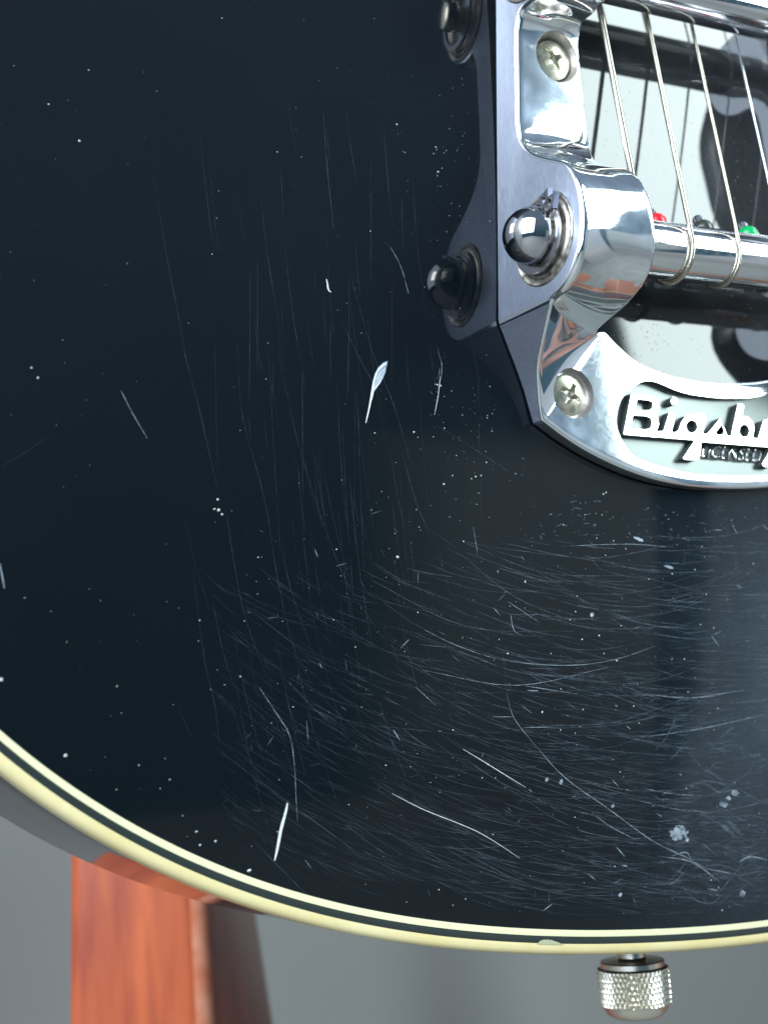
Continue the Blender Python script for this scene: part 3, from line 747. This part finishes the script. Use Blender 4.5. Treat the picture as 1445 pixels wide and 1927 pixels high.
LINES = {3: [([(870, 1409), (989, 1482)], .14), ([(737, 1493), (798, 1524), (898, 1565), (978, 1615)], .13), ([(828, 708), (824, 745), (817, 781)], .14)],
 2: [([(735, 466), (748, 489), (758, 513), (765, 540), (769, 553)], .2), ([(822, 652), (826, 668), (831, 688), (829, 712), (824, 730)], .14), ([(827, 692), (825, 712)], .14),
     ([(228, 735), (250, 778), (278, 826)], .16), ([(0, 1060), (6, 1090), (9, 1107)], .3), ([(798, 1185), (855, 1213), (932, 1239), (1009, 1250), (1092, 1251), (1164, 1239), (1231, 1216)], .13),
     ([(1056, 1028), (1180, 1024), (1267, 1030)], .12), ([(782, 1293), (820, 1328)], .12), ([(1003, 1399), (1062, 1463), (1148, 1525), (1228, 1583), (1286, 1611), (1326, 1634)], .19),
     ([(953, 1304), (966, 1350), (1004, 1400)], .13), ([(1220, 1386), (1319, 1371), (1437, 1345)], .14), ([(1272, 1319), (1401, 1298)], .14), ([(989, 1291), (1087, 1306)], .13),
     ([(577, 1355), (580, 1399)], .12), ([(1120, 1536), (1154, 1559), (1194, 1579)], .18), ([(1237, 1611), (1300, 1622), (1354, 1660)], .22), ([(1326, 1634), (1397, 1648)], .22),
     ([(488, 1294), (520, 1342), (545, 1384), (554, 1440), (557, 1500), (560, 1545)], .12), ([(926, 1349), (965, 1349)], .12), ([(985, 1369), (1050, 1368)], .12), ([(890, 992), (898, 1040)], .12), ([(955, 1132), (1015, 1172)], .12),
     ([(960, 1155), (966, 1185), (980, 1195)], .13), ([(1337, 1196), (1352, 1216)], .2), ([(1338, 1196), (1356, 1188)], .16), ([(1262, 1611), (1290, 1604), (1300, 1620)], .2), ([(1390, 1622), (1410, 1612), (1443, 1618)], .3)],
 1: [([(376, 247), (386, 340), (397, 430), (406, 470)], .1), ([(291, 341), (312, 470), (335, 590), (353, 694)], .12), ([(347, 660), (380, 790), (400, 880), (415, 940)], .14),
     ([(534, 707), (560, 830), (610, 990), (660, 1110), (732, 1216)], .13), ([(446, 650), (457, 785), (498, 940), (521, 1080), (550, 1210), (589, 1293)], .12), ([(363, 1075), (385, 1240), (405, 1330), (412, 1400)], .14),
     ([(425, 960), (457, 1143), (514, 1309)], .13), ([(488, 1070), (590, 1140), (680, 1200), (750, 1237)], .15), ([(505, 1085), (600, 1152), (700, 1222)], .1), ([(855, 1015), (930, 1030), (1030, 1043), (1160, 1060), (1293, 1072)], .14),
     ([(757, 855), (782, 943), (803, 994)], .12), ([(803, 994), (870, 1036), (947, 1066), (1061, 1113), (1216, 1206), (1339, 1288)], .13), ([(700, 1365), (855, 1381), (1061, 1407), (1293, 1422), (1445, 1420)], .15),
     ([(968, 1260), (1061, 1273), (1267, 1275)], .13), ([(416, 1416), (543, 1510), (682, 1612)], .15), ([(510, 1432), (607, 1499)], .15), ([(865, 1679), (1006, 1681)], .15), ([(477, 1582), (577, 1684)], .15),
     ([(1092, 1580), (1445, 1582)], .13), ([(1185, 1539), (1445, 1536)], .12), ([(947, 1242), (953, 1304)], .12), ([(640, 600), (690, 700), (720, 740)], .1), ([(660, 520), (700, 660), (740, 760), (775, 880)], .1),
     ([(720, 452), (735, 466)], .1), ([(1000, 1309), (1150, 1335), (1260, 1350), (1445, 1358)], .13), ([(820, 800), (900, 850), (960, 890)], .09), ([(0, 880), (50, 850), (85, 825)], .1)]}
for lv, items in LINES.items():
    for q, w_ in items:
        a = ([], []); ribbon(a, q, w_ * {1: 0.42, 2: 0.58, 3: 0.65}[lv], 0.03 + 0.004 * lv); flush('scratch', a, M_MARK[0 if lv == 1 and q[0][0] < 640 and q[0][1] < 1100 else lv])
# scuffed spots by the lower right
a = ([], [])
def blob(cx_, cy_, rx, ry, rot, jag=0.25, n=14):
    out = []
    for k in range(n):
        t = 2 * math.pi * k / n; q = 1 + jag * (rnd.random() - 0.5) * 2
        x, y = rx * q * math.cos(t), ry * q * math.sin(t); out.append((cx_ + x * math.cos(rot) - y * math.sin(rot), cy_ + x * math.sin(rot) + y * math.cos(rot)))
    return out
for k in range(26):
    t = rnd.random() * 6.28; r_ = 4 + 9 * rnd.random(); patch(a, blob(1276 + r_ * math.cos(t) * 1.05, 1567 + r_ * math.sin(t), 2 + 5 * rnd.random(), 1.5 + 3.5 * rnd.random(), t, 0.5), 0.045 + 0.0004 * k)
for q in ((1382, 1492, 7, 5), (1370, 1502, 4, 4), (1360, 1514, 8, 4.5), (1395, 1681, 5, 7), (1055, 1471, 3, 5), (1028, 1467, 3, 4), (1152, 1517, 3, 4), (1292, 1580, 3, 4), (1166, 1684, 3, 4), (1113, 1157, 4, 4), (1200, 1014, 10, 3), (1258, 1067, 9, 2.5)):
    patch(a, blob(*q, 0.3), 0.06)
flush('scuff_marks', a, M_MARK[2], True, 'pale scuffed spots low on the black top')
a = ([], [])
for q in ((1372, 1565, 26, 3.6, 0.74), (1382, 1559, 18, 4.5, 0.86)): patch(a, blob(*q, 0.3, 26), 0.05)
for k in range(22):
    t = rnd.random(); patch(a, blob(1276 + 9 * (rnd.random() - .5) * 2, 1567 + 9 * (rnd.random() - .5) * 2, 3, 2.5, t * 3), 0.03 + 0.0004 * k)
flush('scuff_marks', a, M_MARK[1], True)
# the mass of fine hairline scratches
def inside(x, y): 
    w = on_body(x, y); q = np.array([w[0] - CXG, w[1] - CYG]); aa = math.atan2(q[0], -q[1]); return np.linalg.norm(q) < rp(aa) - 6 and not (933 < x and y < 950 - max(0, (1150 - x)) * 0.55)
acc = {0: ([], []), 1: ([], []), 2: ([], [])}
def addline(px, w_, lv):
    if all(inside(*p) for p in px): ribbon(acc[lv], px, w_, 0.012 + 0.012 * rnd.random())
for k in range(100):                       # near-upright wipes on the left half
    x = rnd.gauss(600, 130); y = rnd.uniform(180, 1350); L_ = rnd.uniform(40, 330); s = rnd.uniform(-0.02, 0.16) + max(0, (y - 700) / 2600)
    addline([(x, y), (x + s * L_ * 0.45, y + L_ / 2), (x + s * L_ * 1.1, y + L_)], rnd.uniform(0.02, 0.055), 0 if rnd.random() < 0.93 else 1)
for k in range(1150):                      # sweeping arcs, lower right
    x = 1440 - 1060 * rnd.random() ** 1.5; y = 1000 + 700 * rnd.random() ** 0.8 + (0 if x > 700 else 60); L_ = rnd.uniform(30, 110) if rnd.random() < 0.42 else rnd.uniform(110, 460)
    th = math.radians(max(-12, 38 - (x - 430) / 24 + rnd.gauss(0, 7))); th2 = th - L_ / 1000.0
    p = [(x, y), (x + L_ * 0.5 * math.cos(th), y + L_ * 0.5 * math.sin(th)), (x + L_ * 0.5 * (math.cos(th) + math.cos(th2)), y + L_ * 0.5 * (math.sin(th) + math.sin(th2)))]
    u = rnd.random(); right = x / 1445.0
    addline(p, rnd.uniform(0.03, 0.09) * (0.5 + 0.75 * min(1, max(0, (x - 400) / 500))), 0 if x < 640 else 2 if u > 0.99 else 1 if u > 0.88 - 0.4 * right * right else 0)
for k in range(280):                       # short ticks
    x = rnd.uniform(450, 1440); y = 960 + 760 * rnd.random(); L_ = rnd.uniform(5, 24); th = rnd.gauss(0.5, 0.7)
    if rnd.random() > 0.25 + 0.75 * (x / 1445.0) ** 2: continue
    addline([(x, y), (x + L_ * math.cos(th), y + L_ * math.sin(th))], rnd.uniform(0.08, 0.18), rnd.choice((0, 0, 1, 1, 1, 2)))
for k in range(70):                        # ticks close to the tailpiece
    x = rnd.uniform(1000, 1440); y = 930 + 90 * rnd.random(); L_ = rnd.uniform(4, 16); th = rnd.gauss(0.2, 0.5)
    addline([(x, y), (x + L_ * math.cos(th), y + L_ * math.sin(th))], rnd.uniform(0.06, 0.14), rnd.choice((0, 1, 1)))
for k in range(150):                       # wavy scuffs at far right
    x = rnd.uniform(1230, 1430); y = rnd.uniform(1380, 1700); L_ = rnd.uniform(20, 90); th = rnd.gauss(0.0, 0.35); b_ = rnd.uniform(-0.25, 0.25)
    addline([(x, y), (x + L_ * .5 * math.cos(th), y + L_ * .5 * math.sin(th) + b_ * L_), (x + L_ * math.cos(th), y + L_ * math.sin(th))], rnd.uniform(0.1, 0.26), rnd.choice((0, 0, 1, 1)))
for lv in acc: flush('hairline_scratches', acc[lv], M_MARK[lv], True)
# dust specks: tiny irregular grains standing on the lacquer
dv, df = [], []
def grain(x, y, s, h=0.5):
    c = on_body(x, y, 0.0); n_ = nb(c[0], c[1]); b = len(dv); m_ = 6; u = np.array([1.0, 0, 0]); u = u - n_ * (u @ n_); u /= np.linalg.norm(u); v = np.cross(n_, u); ph_ = rnd.random() * 6; el = rnd.uniform(0.6, 1.0)
    for i in range(m_):
        t = ph_ + 2 * math.pi * i / m_; q = s * rnd.uniform(0.7, 1.15); dv.append(c + u * q * math.cos(t) + v * q * el * math.sin(t) + n_ * 0.005)
    dv.append(c + n_ * s * h)
    for i in range(m_): df.append((b + i, b + (i + 1) % m_, b + m_))
def tryg(x, y, s):
    if inside(x, y): grain(x, y, s)
for x, y, s in ((150, 265, .2), (92, 196, .12), (168, 132, .1), (418, 34, .13), (704, 35, .12), (747, 234, .2), (820, 277, .16), (824, 323, .17), (522, 286, .1), (697, 435, .12), (60, 692, .15), (72, 711, .18), (3, 1279, .3), (124, 1422, .28), (748, 1048, .3),
                (705, 815, .14), (779, 813, .17), (836, 806, .14), (262, 1440, .12), (835, 911, .2), (895, 897, .2), (905, 895, .18), (887, 901, .14), (1113, 1158, .3), (1127, 1196, .24), (1095, 1203, .18), (988, 1095, .2), (955, 1230, .2), (1160, 1243, .22), (1020, 1340, .22),
                (412, 960, .3), (418, 968, .25), (404, 958, .2), (410, 940, .2), (469, 1638, .38), (377, 1590, .2), (370, 1565, .22), (406, 1583, .2), (344, 1535, .12), (320, 1467, .13), (823, 724, .17), (829, 726, .15), (819, 723, .14), (915, 870, .16), (1135, 930, .25), (1140, 927, .2)):
    grain(x, y, s)
for k in range(170): tryg(rnd.uniform(0, 930), rnd.uniform(0, 1500), rnd.choice((.03, .035, .04, .05, .08)))
for k in range(320): tryg(1445 * rnd.random() ** 0.4, rnd.uniform(880, 1740), rnd.choice((.04, .05, .06, .08, .13)))
for k in range(60): tryg(rnd.gauss(835, 45), rnd.gauss(290, 110), rnd.choice((.04, .05, .06, .09)))
for k in range(80): tryg(rnd.gauss(890, 60), rnd.gauss(800, 60), rnd.choice((.04, .05, .06, .1)))
for k in range(60): tryg(rnd.uniform(1000, 1440), rnd.gauss(985, 30), rnd.choice((.05, .06, .08, .12)))
o = mesh('dust', dv, df, body, M_DUST, False); o['kind'] = 'stuff'
# dust lying on the lacquer between the strings, seen dark against the window's reflection
dv, df = [], []
for k in range(260):
    x = rnd.uniform(1120, 1420); y = rnd.uniform(150, 700)
    w = on_body(x, y)
    if w[0] > 157.5: grain(x, y, rnd.choice((.05, .07, .1, .14)), 0.3)
for k in range(110):
    x = rnd.gauss(1195, 35); y = rnd.gauss(640, 25); w = on_body(x, y)
    if w[0] > 157.5 and w[1] > 55: grain(x, y, rnd.choice((.05, .08, .12)), 0.3)
M_GRIT = mat('grey_grit', (0.25, 0.24, 0.22), 0.9)
o = mesh('grit', dv, df, body, M_GRIT, False); o['kind'] = 'stuff'
# chip of cream in the black binding line
def chip_on_line(x0, x1, n=16):
    V = []; F = []
    idx = [i for i in range(NS) if x0 < OUT[i][0] < x1 and OUT[i][1] < 0]
    idx.sort(key=lambda i: OUT[i][0])
    P = [OUT[i] for i in idx]; I = [INW[i] for i in idx]; E_ = [EZ[i] for i in idx]
    Pr = np.array(P); m_ = len(P)
    xs = np.linspace(0, m_ - 1, n)
    for t in xs:
        i = min(int(t), m_ - 2); f = t - i; p = P[i] * (1 - f) + P[i + 1] * f; q = I[i]; e = E_[i]
        w = 0.75 * math.sin(math.pi * (t / (m_ - 1)) ** 0.7) * (0.8 + 0.2 * rnd.random())
        a_ = p + q * 1.7; b_ = p + q * (1.8 + w); V += [(a_[0], a_[1], e + 0.13), (b_[0], b_[1], e + 0.11)]
    for i in range(n - 1): F.append((2 * i, 2 * i + 1, 2 * i + 3, 2 * i + 2))
    mesh('binding_chip', V, F, guitar, M_CHIP, False)
chip_on_line(139.5, 146.0)

# ------------------------------------------------------------------ wooden stand
stand = empty('guitar_stand', W((110, FLY, -75)), 'orange stained wooden guitar stand with a square rounded leg behind the guitar', 'guitar stand')
def leg(flip):
    rowsY = []
    def q(px, py, z): return un(px, py, z)
    T_ = [q(124, 1720, -178), q(386, 1720, -160), q(494, 1750, -198)]
    B_ = [q(122, 1927, -178), q(396, 1927, -160), q(523, 1927, -198)]
    def at(i, y):
        t = (T_[i][1] - y) / (T_[i][1] - B_[i][1]); t = min(t, 3.0); p = T_[i] + (B_[i] - T_[i]) * t; return np.array([p[0], p[2]])
    ys = [60, -10] + list(np.linspace(-20, -100, 13)) + [-150, FLY]
    V = []; F = []; nq = None
    for y in ys:
        a_, b_, c_ = at(0, y), at(1, y), at(2, y); d_ = a_ + c_ - b_
        poly = [a_, b_, c_, d_]; pts = []
        for i in range(4):
            p, pm, pn = poly[i], poly[i - 1], poly[(i + 1) % 4]; r = 5.2
            u = (pm - p) / np.linalg.norm(pm - p); v = (pn - p) / np.linalg.norm(pn - p)
            s0, s1 = p + u * r, p + v * r
            for k in range(7):
                t = k / 6; pts.append((1 - t) ** 2 * s0 + 2 * t * (1 - t) * p + t * t * s1)
        nq = len(pts)
        for p in pts:
            X_ = 650 - p[0] if flip else p[0]; V.append((X_, y, p[1]))
    for i in range(len(ys) - 1):
        for k in range(nq): F.append((i * nq + k, i * nq + (k + 1) % nq, (i + 1) * nq + (k + 1) % nq, (i + 1) * nq + k))
    F.append(tuple(range(nq))); F.append(tuple((len(ys) - 1) * nq + k for k in range(nq)))
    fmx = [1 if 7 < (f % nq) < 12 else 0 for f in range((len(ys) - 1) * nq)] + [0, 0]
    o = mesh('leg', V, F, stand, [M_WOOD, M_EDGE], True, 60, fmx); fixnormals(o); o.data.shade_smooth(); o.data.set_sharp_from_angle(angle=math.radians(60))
leg(False); leg(True)
boxm('crossbar', 130, 520, 0, 30, -190, -150, stand, M_WOOD, 3)
boxm('cradle_arm', 247, 272, -112, -62, -26, 40, stand, M_PEG, 3)
boxm('cradle_rail', 271, 319, -65, -47, -24, -4, stand, M_PEG, 2)
boxm('crossbar_strut', 318, 340, 2, 26, -151, -57, stand, M_WOOD, 3)
boxm('cradle_arm', 318, 340, -66, 26, -58, 45, stand, M_PEG, 3)
